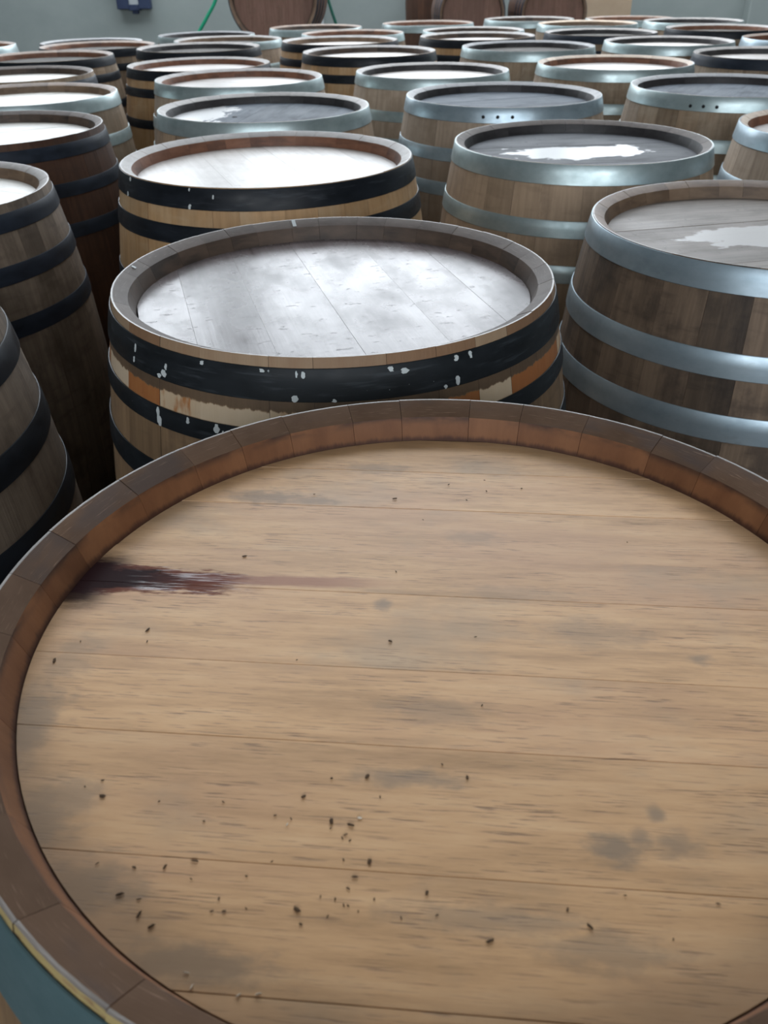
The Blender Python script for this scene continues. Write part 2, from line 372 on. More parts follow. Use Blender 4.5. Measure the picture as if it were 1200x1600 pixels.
def plain(name, a, b, scale=3.0, rough=0.85, spec=0.2, bump=0.0):
    nt = NT(name)
    n = nt.noise(nt.coords((scale,) * 3, 0), 1.0, 6, 0.6)
    if bump: nt.bump(n, bump, 0.01)
    return nt.out(nt.ramp(n, [(0.3, a), (0.7, b)]), rough, spec)
def wall_mat():
    nt = NT('painted_masonry')
    n = nt.noise(nt.coords((0.9, 0.9, 1.4), 0), 1.0, 6, 0.6)
    col = nt.ramp(n, [(0.3, (0.21, 0.243, 0.237)), (0.7, (0.28, 0.315, 0.305))])
    d = nt.noise(nt.coords((1.4, 1.4, 6), 0), 1.0, 5, 0.65)
    col = nt.mix(nt.math('MULTIPLY', nt.step(d, 0.5, 0.75), 0.35), col, (0.24, 0.28, 0.265))
    nt.bump(nt.noise(nt.coords((14, 14, 14), 0), 1.0, 4), 0.15, 0.01)
    return nt.out(col, 0.8, 0.2)
M['wall'] = wall_mat()
M['wall_side'] = plain('bare_block_wall', (0.10, 0.105, 0.10), (0.16, 0.165, 0.16), 3.0)
M['floor'] = plain('concrete', (0.09, 0.088, 0.085), (0.15, 0.146, 0.14), 4.0, 0.8)
M['roof'] = plain('corrugated_sheet', (0.30, 0.32, 0.33), (0.40, 0.42, 0.43), 2.0, 0.6)
M['frame'] = plain('painted_steel', (0.12, 0.14, 0.14), (0.18, 0.2, 0.2), 5.0, 0.5)
M['timber'] = stave_wood('sawn_timber', (0.22, 0.15, 0.09), (0.34, 0.24, 0.15), (0.12, 0.09, 0.06), 0.4)
M['card'] = plain('brown_cardboard', (0.36, 0.27, 0.185), (0.43, 0.33, 0.235), 5.0, 0.85)
M['box_blue'] = plain('dark_blue_plastic', (0.022, 0.032, 0.07), (0.035, 0.05, 0.095), 9.0, 0.5)
M['box_white'] = plain('pale_plastic', (0.42, 0.46, 0.48), (0.5, 0.54, 0.55), 9.0, 0.5)
M['hose_green'] = plain('green_rubber', (0.01, 0.20, 0.11), (0.015, 0.26, 0.14), 20.0, 0.4)
M['hose_dark'] = plain('dark_green_rubber', (0.012, 0.075, 0.055), (0.02, 0.10, 0.07), 20.0, 0.4)
M['pipe'] = plain('grey_plastic_pipe', (0.5, 0.54, 0.56), (0.58, 0.62, 0.63), 20.0, 0.5)
M['crumb'] = plain('dark_wood_chips', (0.035, 0.02, 0.012), (0.11, 0.065, 0.035), 300.0, 0.8)
M['chip'] = plain('pale_wood_chips', (0.5, 0.42, 0.32), (0.62, 0.55, 0.45), 300.0, 0.8)

# ------------------------------------------------------------------ mesh helpers
def mesh(name, verts, faces, slots=None, n_slots=1, smooth=None):
    me = bpy.data.meshes.new(name)
    me.from_pydata(verts, [], faces)
    for _ in range(n_slots): me.materials.append(None)
    if slots: me.polygons.foreach_set('material_index', slots)
    if smooth is not None:
        me.polygons.foreach_set('use_smooth', [True] * len(me.polygons))
        me.set_sharp_from_angle(angle=R_(smooth))
    me.update()
    return me
def link(name, me, mats, parent=None, loc=None, rz=None):
    o = bpy.data.objects.new(name, me)
    COL.objects.link(o)
    for i, m in enumerate(mats):
        o.material_slots[i].link = 'OBJECT'
        o.material_slots[i].material = m
    if parent: o.parent = parent
    if loc: o.location = loc
    if rz is not None: o.rotation_euler = (0, 0, rz)
    return o
def tag(o, label, cat, group=None, kind=None):
    o['label'] = label; o['category'] = cat
    if group: o['group'] = group
    if kind: o['kind'] = kind
    return o
def boxes(name, bl, m, parent=None, bevel=0.0):
    V, F = [], []
    for (a, b, c, d, e, f) in bl:                    # x0,x1,y0,y1,z0,z1
        k = len(V)
        V += [(x, y, z) for x in (a, b) for y in (c, d) for z in (e, f)]
        F += [tuple(k + i for i in q) for q in ((0, 1, 3, 2), (4, 6, 7, 5), (0, 4, 5, 1), (2, 3, 7, 6), (0, 2, 6, 4), (1, 5, 7, 3))]
    o = link(name, mesh(name, V, F), [m], parent)
    if bevel:
        md = o.modifiers.new('bevel', 'BEVEL'); md.width = bevel; md.segments = 2; md.limit_method = 'ANGLE'
    return o
def structure(name, bl, m, bevel=0.0):
    o = boxes(name, bl, m, None, bevel); o['kind'] = 'structure'; return o
def tube(name, pts, r, m, parent=None, seg=10):
    pts = [Vector(p) for p in pts]
    dense = []
    for i in range(len(pts) - 1):                    # Catmull-Rom
        p0, p1, p2, p3 = pts[max(i - 1, 0)], pts[i], pts[i + 1], pts[min(i + 2, len(pts) - 1)]
        for k in range(6):
            t = k / 6
            dense.append(0.5 * (2 * p1 + (p2 - p0) * t + (2 * p0 - 5 * p1 + 4 * p2 - p3) * t * t + (3 * p1 - p0 - 3 * p2 + p3) * t ** 3))
    dense.append(pts[-1])
    V, F = [], []
    for i, p in enumerate(dense):
        d = (dense[min(i + 1, len(dense) - 1)] - dense[max(i - 1, 0)]).normalized()
        s = d.cross(Vector((0.31, 0.9, 0.2))).normalized(); w = d.cross(s)
        V += [tuple(p + r * (math.cos(2 * math.pi * j / seg) * s + math.sin(2 * math.pi * j / seg) * w)) for j in range(seg)]
    for i in range(len(dense) - 1):
        for j in range(seg):
            a, b = i * seg + j, i * seg + (j + 1) % seg
            F.append((a, b, b + seg, a + seg))
    F.append(tuple(range(seg))[::-1]); F.append(tuple(range(len(V) - seg, len(V))))
    return link(name, mesh(name, V, F, smooth=40), [m], parent)

# ------------------------------------------------------------------ the hall
structure('floor', [(X0 - 0.3, X1 + 0.3, YF - 6, YB + 0.3, -0.2, 0)], M['floor'])
bl = [(X0 - 0.3, X1 + 0.3, YB, YB + 0.3, 0, WZ0), (X0 - 0.3, X1 + 0.3, YB, YB + 0.3, WZ1, ZC)]
edges = [X0 - 0.3] + [v for w in WIN for v in w] + [X1 + 0.3]
for i in range(0, len(edges), 2): bl.append((edges[i], edges[i + 1], YB, YB + 0.3, WZ0, WZ1))
structure('wall_back', bl, M['wall'])
structure('wall_front', [(X0 - 0.3, GX0, YF - 0.3, YF, 0, ZC), (GX1, X1 + 0.3, YF - 0.3, YF, 0, ZC), (GX0, GX1, YF - 0.3, YF, GZ1, ZC), (GX0, GX1, YF - 0.3, YF, 0, GZ0)], M['wall_side'])
structure('wall_left', [(X0 - 0.3, X0, YF, YB, 0, ZC)], M['wall_side'])
structure('wall_right', [(X1, X1 + 0.3, YF, YB, 0, ZC)], M['wall_side'])
bl = [(X0 - 0.3, X1 + 0.3, YF, SY0, ZC, ZC + 0.15), (X0 - 0.3, X1 + 0.3, SY1, YB + 0.3, ZC, ZC + 0.15)]
edges = [X0 - 0.3] + [v for w in SKYL for v in w] + [X1 + 0.3]
for i in range(0, len(edges), 2): bl.append((edges[i], edges[i + 1], SY0, SY1, ZC, ZC + 0.15))
structure('ceiling', bl, M['roof'])
for i, (a, b) in enumerate(WIN):
    f = [(a, b, YB + 0.1, YB + 0.16, WZ0, WZ0 + 0.05), (a, b, YB + 0.1, YB + 0.16, WZ1 - 0.05, WZ1), (a, a + 0.05, YB + 0.1, YB + 0.16, WZ0, WZ1), (b - 0.05, b, YB + 0.1, YB + 0.16, WZ0, WZ1),
         ((a + b) / 2 - 0.02, (a + b) / 2 + 0.02, YB + 0.11, YB + 0.15, WZ0, WZ1), (a, b, YB + 0.11, YB + 0.15, (WZ0 + WZ1) / 2 - 0.02, (WZ0 + WZ1) / 2 + 0.02)]
    structure('window_%d' % (i + 1), f, M['frame'])
structure('wall_pier', [(3.53, 4.6, YB - 0.16, YB, 0, ZC)], M['wall'], 0.01)
PL = 0.468
structure('floor_plinth', [(X0, X1, 7.32, YB, 0, PL)], M['floor'])

# ------------------------------------------------------------------ barrel pieces (meshes shared by every barrel)
RT, RB = 0.301, 0.352
def rr(t): return RB - (RB - RT) * ((t - H / 2) / (H / 2)) ** 2
NST = 30
ws = [random.uniform(0.72, 1.3) for _ in range(NST)]
tot = sum(ws)
STAVES = []                                          # (start angle, width)
a = 0.0
for w in ws:
    STAVES.append((a, w / tot * 2 * math.pi)); a += w / tot * 2 * math.pi

def stave_mesh(width, seg, rng):
    dr, dt = rng.uniform(-.0003, .0003), rng.uniform(0, .0006)
    hb = width / 2 - 0.0006
    loop, sl = [], []
    def add(t, r, s): loop.append((t, r)); sl.append(s)
    add(0.0 + dt, RT + dr, 0)
    for t in (0.045, 0.10, 0.17, 0.26, 0.37, 0.475, 0.60, 0.72, 0.84): add(t, rr(t) + dr, 0)
    add(H, RT + dr, 0)
    add(H, RT - 0.026, 2)
    add(0.72, rr(0.72) - 0.030, 2); add(0.475, RB - 0.030, 2); add(0.20, rr(0.20) - 0.030, 2)
    add(0.06, 0.2745, 2); add(0.030, 0.2725, 2)
    add(0.0085 + dt, 0.2805, 1)
    add(0.0 + dt, RT - 0.0022 + dr, 3)
    n = len(loop)
    V = []
    for k in range(seg + 1):
        th = -hb + 2 * hb * k / seg
        V += [(r * math.cos(th), r * math.sin(th), H - t) for t, r in loop]
    F, S = [], []
    for k in range(seg):
        for i in range(n):
            j = (i + 1) % n
            F.append((k * n + i, k * n + j, (k + 1) * n + j, (k + 1) * n + i)); S.append(sl[i])
    # sides: split so that each polygon is convex enough
    def side(o):
        q = [o + i for i in range(n)]
        return [[q[0], q[1], q[15], q[16], q[17], q[18]], [q[1], q[2], q[3], q[14], q[15]], [q[3], q[4], q[5], q[6], q[13], q[14]], [q[6], q[7], q[8], q[12], q[13]], [q[8], q[9], q[10], q[11], q[12]]]
    for q in side(0): F.append(tuple(q)); S.append(2)
    for q in side(seg * n): F.append(tuple(q[::-1])); S.append(2)
    return mesh('stave', V, F, S, 4, 34)
rng = random.Random(3)
ST_LO = [stave_mesh(w, 2, rng) for _, w in STAVES]
rng = random.Random(3)
ST_HI = [stave_mesh(w, 4, rng) for _, w in STAVES]

_hoops = {}
def hoop_mesh(t0, t1, seg=80):
    k = (t0, t1, seg)
    if k in _hoops: return _hoops[k]
    th = 0.0022
    prof = [(t0, rr(t0) + 0.0004), (t0, rr(t0) + th * 0.7), (t0 + 0.0008, rr(t0) + th), ((t0 + t1) / 2, (rr(t0) + rr(t1)) / 2 + th + 0.0004), (t1 - 0.0008, rr(t1) + th), (t1, rr(t1) + th * 0.7), (t1, rr(t1) - 0.0004)]
    n = len(prof)
    V = []
    for i in range(seg):
        c, s = math.cos(2 * math.pi * i / seg), math.sin(2 * math.pi * i / seg)
        V += [(r * c, r * s, H - t) for t, r in prof]
    F = []
    for i in range(seg):
        j = (i + 1) % seg
        for k2 in range(n - 1): F.append((i * n + k2, i * n + k2 + 1, j * n + k2 + 1, j * n + k2))
    _hoops[k] = mesh('hoop', V, F, smooth=40)
    return _hoops[k]

RH = 0.2722
def board_mesh(o0, o1, jit, big):
    g = 0.0001 if big else 0.00006
    ch = 0.0002 if big else 0.0001
    y0, y1 = max(o0 + g, -RH), min(o1 - g, RH)
    def outline(ya, yb, r):
        aa, ab = math.asin(max(-1, min(1, ya / r))), math.asin(max(-1, min(1, yb / r)))
        n = 9
        right = [(r * math.cos(aa + (ab - aa) * i / n), r * math.sin(aa + (ab - aa) * i / n)) for i in range(n + 1)]
        return right + [(-x, y) for x, y in reversed(right)]
    z = H - 0.029 + jit
    top = outline(y0 + (ch if o0 > -RH else 0.002), y1 - (ch if o1 < RH else 0.002), RH - 0.0003)
    mid = outline(y0 if o0 > -RH else -RH + 0.0015, y1 if o1 < RH else RH - 0.0015, RH)
    n = len(top)
    V = [(x, y, z) for x, y in top] + [(x, y, z - (0.0006 if big else 0.0003)) for x, y in mid] + [(x, y, z - 0.02) for x, y in mid]
    F = [tuple(range(n))]
    for k in (0, n):
        F += [(k + i, k + n + i, k + n + (i + 1) % n, k + (i + 1) % n) for i in range(n)]
    F.append(tuple(range(2 * n, 3 * n))[::-1])
    return mesh('head_board', V, F)
rng = random.Random(5)
def board_set(offs, big=False):
    o = [-RH] + offs + [RH]
    return [board_mesh(o[i], o[i + 1], rng.uniform(-.0003, .0003), big) for i in range(len(o) - 1)]
HEADS = {
    'a': board_set([-0.247, -0.1817, -0.1008, -0.0378, 0.0388, 0.086, 0.152, 0.212], True),
    'b': board_set([-0.205, -0.1163, -0.0159, 0.0926, 0.185]),
    'c': board_set([-0.19, -0.104, -0.0164, 0.05, 0.1195, 0.2]),
    'd': board_set([-0.215, -0.13, -0.058, 0.022, 0.088, 0.17]),
}

HS = {                                               # hoop edges, metres below the top
    'zinc': [(0.0008, 0.041), (0.112, 0.148), (0.205, 0.243)],
    'zinc_c': [(0.0016, 0.0406), (0.1247, 0.1645), (0.2217, 0.265)],
    'teal': [(0.0052, 0.058), (0.12, 0.158), (0.215, 0.253)],
    'black': [(0.0018, 0.0392), (0.0685, 0.1025), (0.185, 0.22)],
    'black_b': [(0.0120, 0.0490), (0.083, 0.107), (0.157, 0.19)],
    'black_low': [(0.0160, 0.0480), (0.1035, 0.1365), (0.20, 0.235)],
    'black_i': [(0.026, 0.060), (0.124, 0.160), (0.225, 0.26)],
}
DISC_SEG = 10
def knob_mesh(r, h):
    V = [(r * math.cos(2 * math.pi * i / DISC_SEG), r * math.sin(2 * math.pi * i / DISC_SEG), 0) for i in range(DISC_SEG)]
    V += [(x * 0.8, y * 0.8, h) for x, y, _ in V] + [(0, 0, h * 1.25)]
    F = [(i, (i + 1) % DISC_SEG, DISC_SEG + (i + 1) % DISC_SEG, DISC_SEG + i) for i in range(DISC_SEG)]
    F += [(DISC_SEG + i, DISC_SEG + (i + 1) % DISC_SEG, 2 * DISC_SEG) for i in range(DISC_SEG)]
    return mesh('rivet', V, F)
RIV = knob_mesh(0.0052, 0.002)

def barrel(x, y, dz, R, hoopset, hoop_m, out_m, rim_m, in_m, head_m, head_set, head_deg, label, group='oak barrels standing in rows', hi=False, spin=0.0):
    root = bpy.data.objects.new('oak_barrel', None)
    COL.objects.link(root)
    root.empty_display_size = 0.2
    root.location = (x, y, 0)
    s = R / RT
    root.scale = (s, s, (H + dz) / H)
    tag(root, label, 'barrel', group)
    for (a, w), me in zip(STAVES, ST_HI if hi else ST_LO):
        link('stave', me, [M[out_m], M[rim_m], M[in_m], M['lip']], root, rz=a + w / 2 + spin)
    for me in HEADS[head_set]:
        link('head_board', me, [M[head_m]], root, rz=R_(head_deg))
    root['hoop_names'] = 0
    hs = []
    for (t0, t1) in HS[hoopset]:
        hs.append(link('hoop', hoop_mesh(t0, t1, 144 if hi else 80), [M[hoop_m]], root, rz=spin))
    for (t0, t1) in HS[hoopset]:
        link('hoop', hoop_mesh(round(H - t1, 5), round(H - t0, 5), 80), [M[hoop_m]], root)
    del root['hoop_names']
    return root, hs
def rivets(root, hoop, spin, spots):
    for deg, t in spots:
        th = R_(deg) - spin
        o = link('rivet', RIV, [M['rivet']], hoop)
        r = rr(t) + 0.0022
        rot = Matrix.Rotation(th, 4, 'Z') @ Matrix.Rotation(R_(90), 4, 'Y')
        o.matrix_local = Matrix.Translation((r * math.cos(th), r * math.sin(th), H - t)) @ rot
def paint(hoop, spin, name, spots):
    for deg, t0, t1, w in spots:                     # ragged little daubs that lie on the steel
        rg = random.Random(int(deg * 10 + t0 * 9999))
        n = 4
        V, F = [], []
        for i in range(n + 1):
            t = t0 + (t1 - t0) * i / n
            ww = w * rg.uniform(0.45, 1.0) / 2 * (0.5 if i in (0, n) else 1)
            c = rg.uniform(-0.12, 0.12) * w
            for sgn in (-1, 1):
                th = R_(deg) - spin + (c + sgn * ww) / RT
                for dr in (0.0022, 0.0030):
                    V.append(((rr(t) + dr) * math.cos(th), (rr(t) + dr) * math.sin(th), H - t))
        for i in range(n):
            k = 4 * i
            F += [(k + 1, k + 3, k + 7, k + 5), (k, k + 1, k + 5, k + 4), (k + 2, k + 6, k + 7, k + 3)]
        F += [(0, 2, 3, 1), (4 * n, 4 * n + 1, 4 * n + 3, 4 * n + 2)]
        link(name, mesh(name, V, F), [M['paint']], hoop)

# ------------------------------------------------------------------ the barrels that can be told apart at a glance
A, hA = barrel(0.0402, 0.4403, 0.0100, 0.3029, 'teal', 'zinc_teal', 'out_a', 'rim_a', 'in_a', 'head_a', 'a', -5.5,
    'big near barrel whose clean pale oak head has a dark wine stain', hi=True, spin=R_(2))
B, hB = barrel(-0.0637, 1.1743, -0.0008, 0.2998, 'black_b', 'black_splash', 'out_b', 'rim_b', 'in_b', 'head_b', 'b', -74.6,
    'barrel with paint-splashed black hoops and a scuffed glossy grey head, behind the wine-stained one', hi=True, spin=R_(5))
C, hC = barrel(0.6634, 1.478, -0.0149, 0.2952, 'zinc_c', 'zinc_blue', 'out_dark', 'rim_brown', 'in_brown', 'head_c', 'd', 12,
    'zinc-hooped barrel with dark dirty staves and a grey-brown head', hi=True, spin=R_(9))
D, hD = barrel(-0.2344, 1.9353, 0.0142, 0.3041, 'black', 'black_fleck', 'out_tan', 'rim_grey', 'in_red', 'head_white', 'c', -70,
    'black-hooped barrel of tan staves with a broad grey rim and shiny white head', hi=True, spin=R_(3))
E, hE = barrel(0.4835, 2.1863, -0.0069, 0.2978, 'zinc', 'zinc', 'out_pale', 'rim_b', 'in_dark', 'head_patch_e', 'd', 5,
    'zinc-hooped barrel of pale staves whose grey head has a ragged white patch', hi=True, spin=R_(7))
G4, hG4 = barrel(-0.3292, 2.7256, 0.0058, 0.3017, 'zinc', 'zinc', 'out_pale', 'rim_grey', 'in_dark', 'head_patch_g', 'c', 80,
    'zinc-hooped barrel with a bung hole in its half pale blue-grey head')
M1, hM1 = barrel(0.3935, 2.951, 0.0008, 0.3003, 'zinc', 'zinc_blue', 'out_grey', 'rim_dark', 'in_dark', 'head_blue', 'd', 20,
    'zinc-hooped barrel with three dark rivets, blackened rim and greyed staves, behind the white-patched head')
L10, hL10 = barrel(1.1179, 3.0007, 0.0108, 0.3032, 'zinc', 'zinc', 'out_old', 'rim_dark', 'in_dark', 'head_blue', 'b', 60,
    'zinc-hooped barrel with three dark rivets and brownish staves, behind the bright blue-hooped one')
barrel(-1.042, 2.475, -0.0022, 0.2993, 'black_low', 'black_blue', 'out_red', 'rim_b', 'in_b', 'head_cream', 'd', 30,
    'blue-black hooped barrel of reddish staves with a shiny white head and dark rim')
barrel(-0.962, 1.766, -0.0084, 0.2974, 'black_low', 'black_blue', 'out_shade', 'rim_grey', 'in_brown', 'head_cream', 'b', -30,
    'blue-black hooped barrel with chipped greyish rim, only part of its pale head in view', hi=True)
barrel(-0.770, 0.955, 0.0, 0.301, 'black_i', 'black', 'out_shade', 'rim_grey', 'in_brown', 'head_cream', 'b', 10,
    'black-hooped barrel beside the wine-stained one, only its grey-brown flank in view', hi=True)
barrel(1.216, 2.289, 0.0, 0.3010, 'zinc', 'zinc_blue', 'out_grey', 'rim_pale', 'in_red', 'head_white', 'c', 40,
    'barrel with bright blue zinc hoops and a pale rim, cut off by the picture edge')
barrel(-0.5048, 3.4985, 0.0016, 0.3005, 'zinc', 'zinc', 'out_grey', 'rim_grey', 'in_red', 'head_white', 'd', -20,
    'zinc-hooped barrel with a red-brown rim and white head, behind the half pale head')
barrel(0.2174, 3.7648, -0.0115, 0.2964, 'zinc', 'zinc', 'out_grey', 'rim_grey', 'in_dark', 'head_white', 'c', 15,
    'zinc-hooped barrel with a dark inner rim and white head, behind the greyed riveted one')
barrel(0.9457, 3.8194, 0.0012, 0.3004, 'zinc', 'zinc', 'out_old', 'rim_pale', 'in_red', 'head_white', 'b', -15,
    'zinc-hooped barrel with an orange-brown inner rim and brilliant white head')
barrel(-1.185, 3.180, -0.005, 0.3010, 'zinc', 'zinc', 'out_old', 'rim_brown', 'in_brown', 'head_cream', 'd', 60,
    'zinc-hooped barrel with a weathered brown rim, behind the reddish blue-black hooped one')

# rows farther back: x, y, dz, hoops, hoop paint, staves, rim, chime, head, label
FAR = [
    (-1.452, 3.850, -.010, 'black_low', 'black_blue', 'out_old', 'rim_b', 'in_b', 'head_cream', 'blue-black hooped barrel with a thin strip of white head, behind the weathered brown rim'),
    (-1.553, 4.562, -.007, 'black', 'black', 'out_old', 'rim_brown', 'in_red', 'head_matte', 'black-hooped barrel with a brown rim and a spot of glare on its hoop'),
    (-1.510, 5.277, -.018, 'black', 'black', 'out_old', 'rim_brown', 'in_red', 'head_matte', 'black-hooped brown-rimmed barrel just in front of the low dark rim by the wall'),
    (-1.738, 5.960, -.048, 'black', 'black', 'out_old', 'rim_dark', 'in_dark', 'head_matte', 'low dark-rimmed barrel by the wall under the switch box'),
    (-2.218, 5.126, .000, 'zinc', 'zinc', 'out_old', 'rim_brown', 'in_red', 'head_cream', 'zinc-hooped barrel of which only one brown end shows at the picture edge'),
    (-0.767, 4.157, -.012, 'black', 'black_fleck', 'out_tan', 'rim_grey', 'in_red', 'head_white', 'black-hooped barrel with reddish rim and white head, behind the red-brown zinc-hooped rim'),
    (-0.889, 4.858, -.002, 'black', 'black', 'out_old', 'rim_grey', 'in_dark', 'head_matte', 'black-hooped barrel with a dull dark head and a white glint on its hoop'),
    (-0.847, 5.568, -.020, 'zinc', 'zinc', 'out_grey', 'rim_grey', 'in_brown', 'head_matte', 'zinc-hooped grey-rimmed barrel, second before the big lying cask'),
    (-1.082, 6.242, -.037, 'zinc', 'zinc', 'out_old', 'rim_dark', 'in_dark', 'head_matte', 'zinc-hooped dark-rimmed barrel just below the bright green hose'),
    (-0.400, 6.501, -.022, 'zinc', 'zinc', 'out_old', 'rim_brown', 'in_b', 'head_matte', 'zinc-hooped barrel with a dark brown rim just below the dark green hose'),
    (-0.141, 5.835, -.015, 'zinc', 'zinc', 'out_old', 'rim_brown', 'in_red', 'head_matte', 'zinc-hooped barrel with a light brown rim, just behind a black-hooped brown rim'),
    (-0.192, 5.123, .000, 'black', 'black', 'out_tan', 'rim_grey', 'in_brown', 'head_white', 'black-hooped barrel with a brown inner rim and a sliver of white head'),
    (-0.034, 4.429, .004, 'black', 'black_fleck', 'out_tan', 'rim_grey', 'in_b', 'head_white', 'black-hooped barrel with a full oval of white head, behind a dark-rimmed zinc-hooped one'),
    (0.344, 6.569, -.012, 'zinc', 'zinc', 'out_red', 'rim_brown', 'in_red', 'head_matte', 'zinc-hooped barrel with a thin brown rim in front of the bare wall'),
    (0.584, 5.897, -.013, 'zinc', 'zinc', 'out_old', 'rim_grey', 'in_b', 'head_matte', 'zinc-hooped barrel with a pale rim edge, behind the black hoops with vertical glints'),
    (0.536, 5.185, .006, 'black', 'black', 'out_tan', 'rim_grey', 'in_b', 'head_white', 'black-hooped barrel with vertical glints, behind the weathered grey-headed one'),
    (0.701, 4.490, .010, 'zinc', 'zinc', 'out_old', 'rim_dark', 'in_dark', 'head_matte', 'zinc-hooped barrel with a weathered dark grey rim and no shine on its head'),
    (1.051, 6.771, -.008, 'zinc', 'zinc', 'out_old', 'rim_grey', 'in_b', 'head_matte', 'zinc-hooped barrel in front of the two lying brown casks'),
    (1.781, 6.920, -.022, 'zinc', 'zinc', 'out_old', 'rim_brown', 'in_red', 'head_matte', 'far barrel with a thin dark rim in front of the cardboard box'),
    (1.310, 6.094, .001, 'zinc', 'zinc', 'out_old', 'rim_pale', 'in_brown', 'head_matte', 'zinc-hooped pale-rimmed barrel, just behind the blue-black hooped one in the back rows'),
    (2.011, 6.235, -.002, 'zinc', 'zinc', 'out_old', 'rim_grey', 'in_dark', 'head_matte', 'zinc-hooped barrel with a dark grey inner rim next to the wall pier'),
    (1.235, 5.384, .001, 'black', 'black_blue', 'out_old', 'rim_grey', 'in_dark', 'head_matte', 'blue-black hooped barrel with a dark head, behind the white head with a black inner rim'),
    (1.411, 4.693, .006, 'zinc', 'zinc', 'out_old', 'rim_grey', 'in_dark', 'head_white', 'zinc-hooped barrel with a black inner rim and white head, behind the brilliant white one'),
    (1.949, 5.523, .004, 'black', 'black_fleck', 'out_old', 'rim_grey', 'in_red', 'head_matte', 'black-hooped barrel with two white glints and a red-brown rim'),
    (2.139, 4.833, .000, 'zinc', 'zinc_blue', 'out_old', 'rim_brown', 'in_red', 'head_matte', 'bluish zinc-hooped barrel at the picture edge with a red-brown rim'),
    (1.635, 4.015, .008, 'black', 'black_blue', 'out_old', 'rim_grey', 'in_dark', 'head_white', 'blue-black hooped barrel with a white head, behind the brownish riveted one'),
]
for i, (x, y, dz, hs, hm, om, rm, im, hd, lab) in enumerate(FAR):
    barrel(x, y, dz, RT, hs, hm, om, rm, im, hd, 'abcd'[i % 4] if i % 4 else 'd', (i * 47) % 180, lab, spin=i * 0.7)

rivets(M1, hM1[0], 0.0, [(-107.5, 0.0245), (-99.8, 0.0243), (-92.0, 0.0243)])
rivets(L10, hL10[0], 0.0, [(-129, 0.028), (-122, 0.0272), (-115, 0.0268)])
bung = link('bung', knob_mesh(0.0085, 0.002), [M['rivet']], G4, loc=(-0.088, 0.0, H - 0.029))
sp = R_(5)
paint(hB[0], sp, 'paint_daub', [(-127.4, 0.028, 0.035, 0.004), (-128, 0.036, 0.044, 0.012), (-129.5, 0.042, 0.047, 0.008), (-95.6, 0.014, 0.021, 0.003), (-94.3, 0.0145, 0.022, 0.006),
    (-96, 0.041, 0.0485, 0.008), (-76, 0.0135, 0.019, 0.008), (-73, 0.017, 0.023, 0.009), (-61, 0.0135, 0.020, 0.006), (-57.3, 0.0130, 0.021, 0.006), (-61, 0.037, 0.0475, 0.006),
    (-64, 0.044, 0.0485, 0.005), (-139, 0.020, 0.030, 0.003), (-139.5, 0.036, 0.043, 0.004), (-117, 0.0135, 0.018, 0.007), (-88, 0.045, 0.0485, 0.006), (-103, 0.0135, 0.017, 0.008)])
paint(hB[1], sp, 'paint_daub', [(-130, 0.0835, 0.103, 0.006), (-129.4, 0.094, 0.106, 0.008), (-113.5, 0.0835, 0.094, 0.009), (-112, 0.090, 0.104, 0.004), (-121, 0.0835, 0.091, 0.005)])
sp = R_(3)
paint(hD[0], sp, 'paint_daub', [(-112, 0.003, 0.008, 0.004), (-112, 0.030, 0.0385, 0.008), (-103, 0.012, 0.019, 0.004), (-146, 0.030, 0.0385, 0.005), (-144, 0.003, 0.010, 0.006)])

def rim_daub(root, deg, r0, r1, w):
    th = R_(deg); V = []
    for r in (r0, r1):
        t = 0.0085 * (RT - 0.0022 - r) / 0.0183
        for sg in (-1, 1):
            for lift in (0.0001, 0.0008):
                a2 = th + sg * w / 2 / r
                V.append((r * math.cos(a2), r * math.sin(a2), H - t + lift))
    F = [(1, 3, 7, 5), (0, 1, 5, 4), (2, 6, 7, 3), (0, 2, 3, 1), (4, 5, 7, 6)]
    link('paint_daub', mesh('paint_daub', V, F), [M['paint']], root)
rim_daub(B, 105.7, 0.2830, 0.2975, 0.006)
rim_daub(B, 171, 0.290, 0.296, 0.004)

# ------------------------------------------------------------------ casks on the plinth by the back wall
def lying(x, y, z, s, label, spin, head_deg):
    root, _ = barrel(0, 0, 0, RT * s, 'black_low', 'black_blue', 'out_red', 'rim_brown', 'in_b', 'head_lying', 'b', head_deg, label, 'casks by the back wall', spin=spin)
    root.scale = (s, s, s)
    root.rotation_euler = (R_(90), 0, 0)
    root.location = (x, y + H * s, z)
    return root
lying(-0.768, 7.44, 1.072, 1.09, 'large brown cask lying on timber bearers between the two green hoses', 0.3, 90)
S2, Z2 = 0.82, 0.925
lying(0.734, 7.55, Z2, S2, 'brown cask lying on its side behind the rows, partly hiding the upright cask', 0.8, 88)
lying(1.363, 7.55, Z2, S2, 'brown cask lying on its side next to the cardboard box', 1.5, 92)
for yy, w in ((7.78, 'nearer'), (8.02, 'farther')):
    o = boxes('timber_bearer', [(0.35, 1.75, yy, yy + 0.09, PL, Z2 - RB * S2 - 0.003)], M['timber'], None, 0.006)
    tag(o, w + ' long timber bearer under the two small lying casks', 'timber', 'bearers under the small casks')
up_, _ = barrel(0.62, 9.02, 0.0, RT, 'zinc', 'zinc_dull', 'out_red', 'rim_b', 'in_b', 'head_lying', 'd', 0, 'upright cask against the wall behind the lying brown casks', 'casks by the back wall')
up_.location.z = PL
zb = 1.072 - RB * 1.09 - PL
for yy, w in ((7.72, 'nearer'), (8.10, 'farther')):
    o = boxes('timber_bearer', [(-1.25, -0.30, yy, yy + 0.11, PL, PL + zb - 0.003)], M['timber'], None, 0.006)
    tag(o, w + ' squared timber bearer under the large lying cask', 'timber', 'bearers under the large cask')

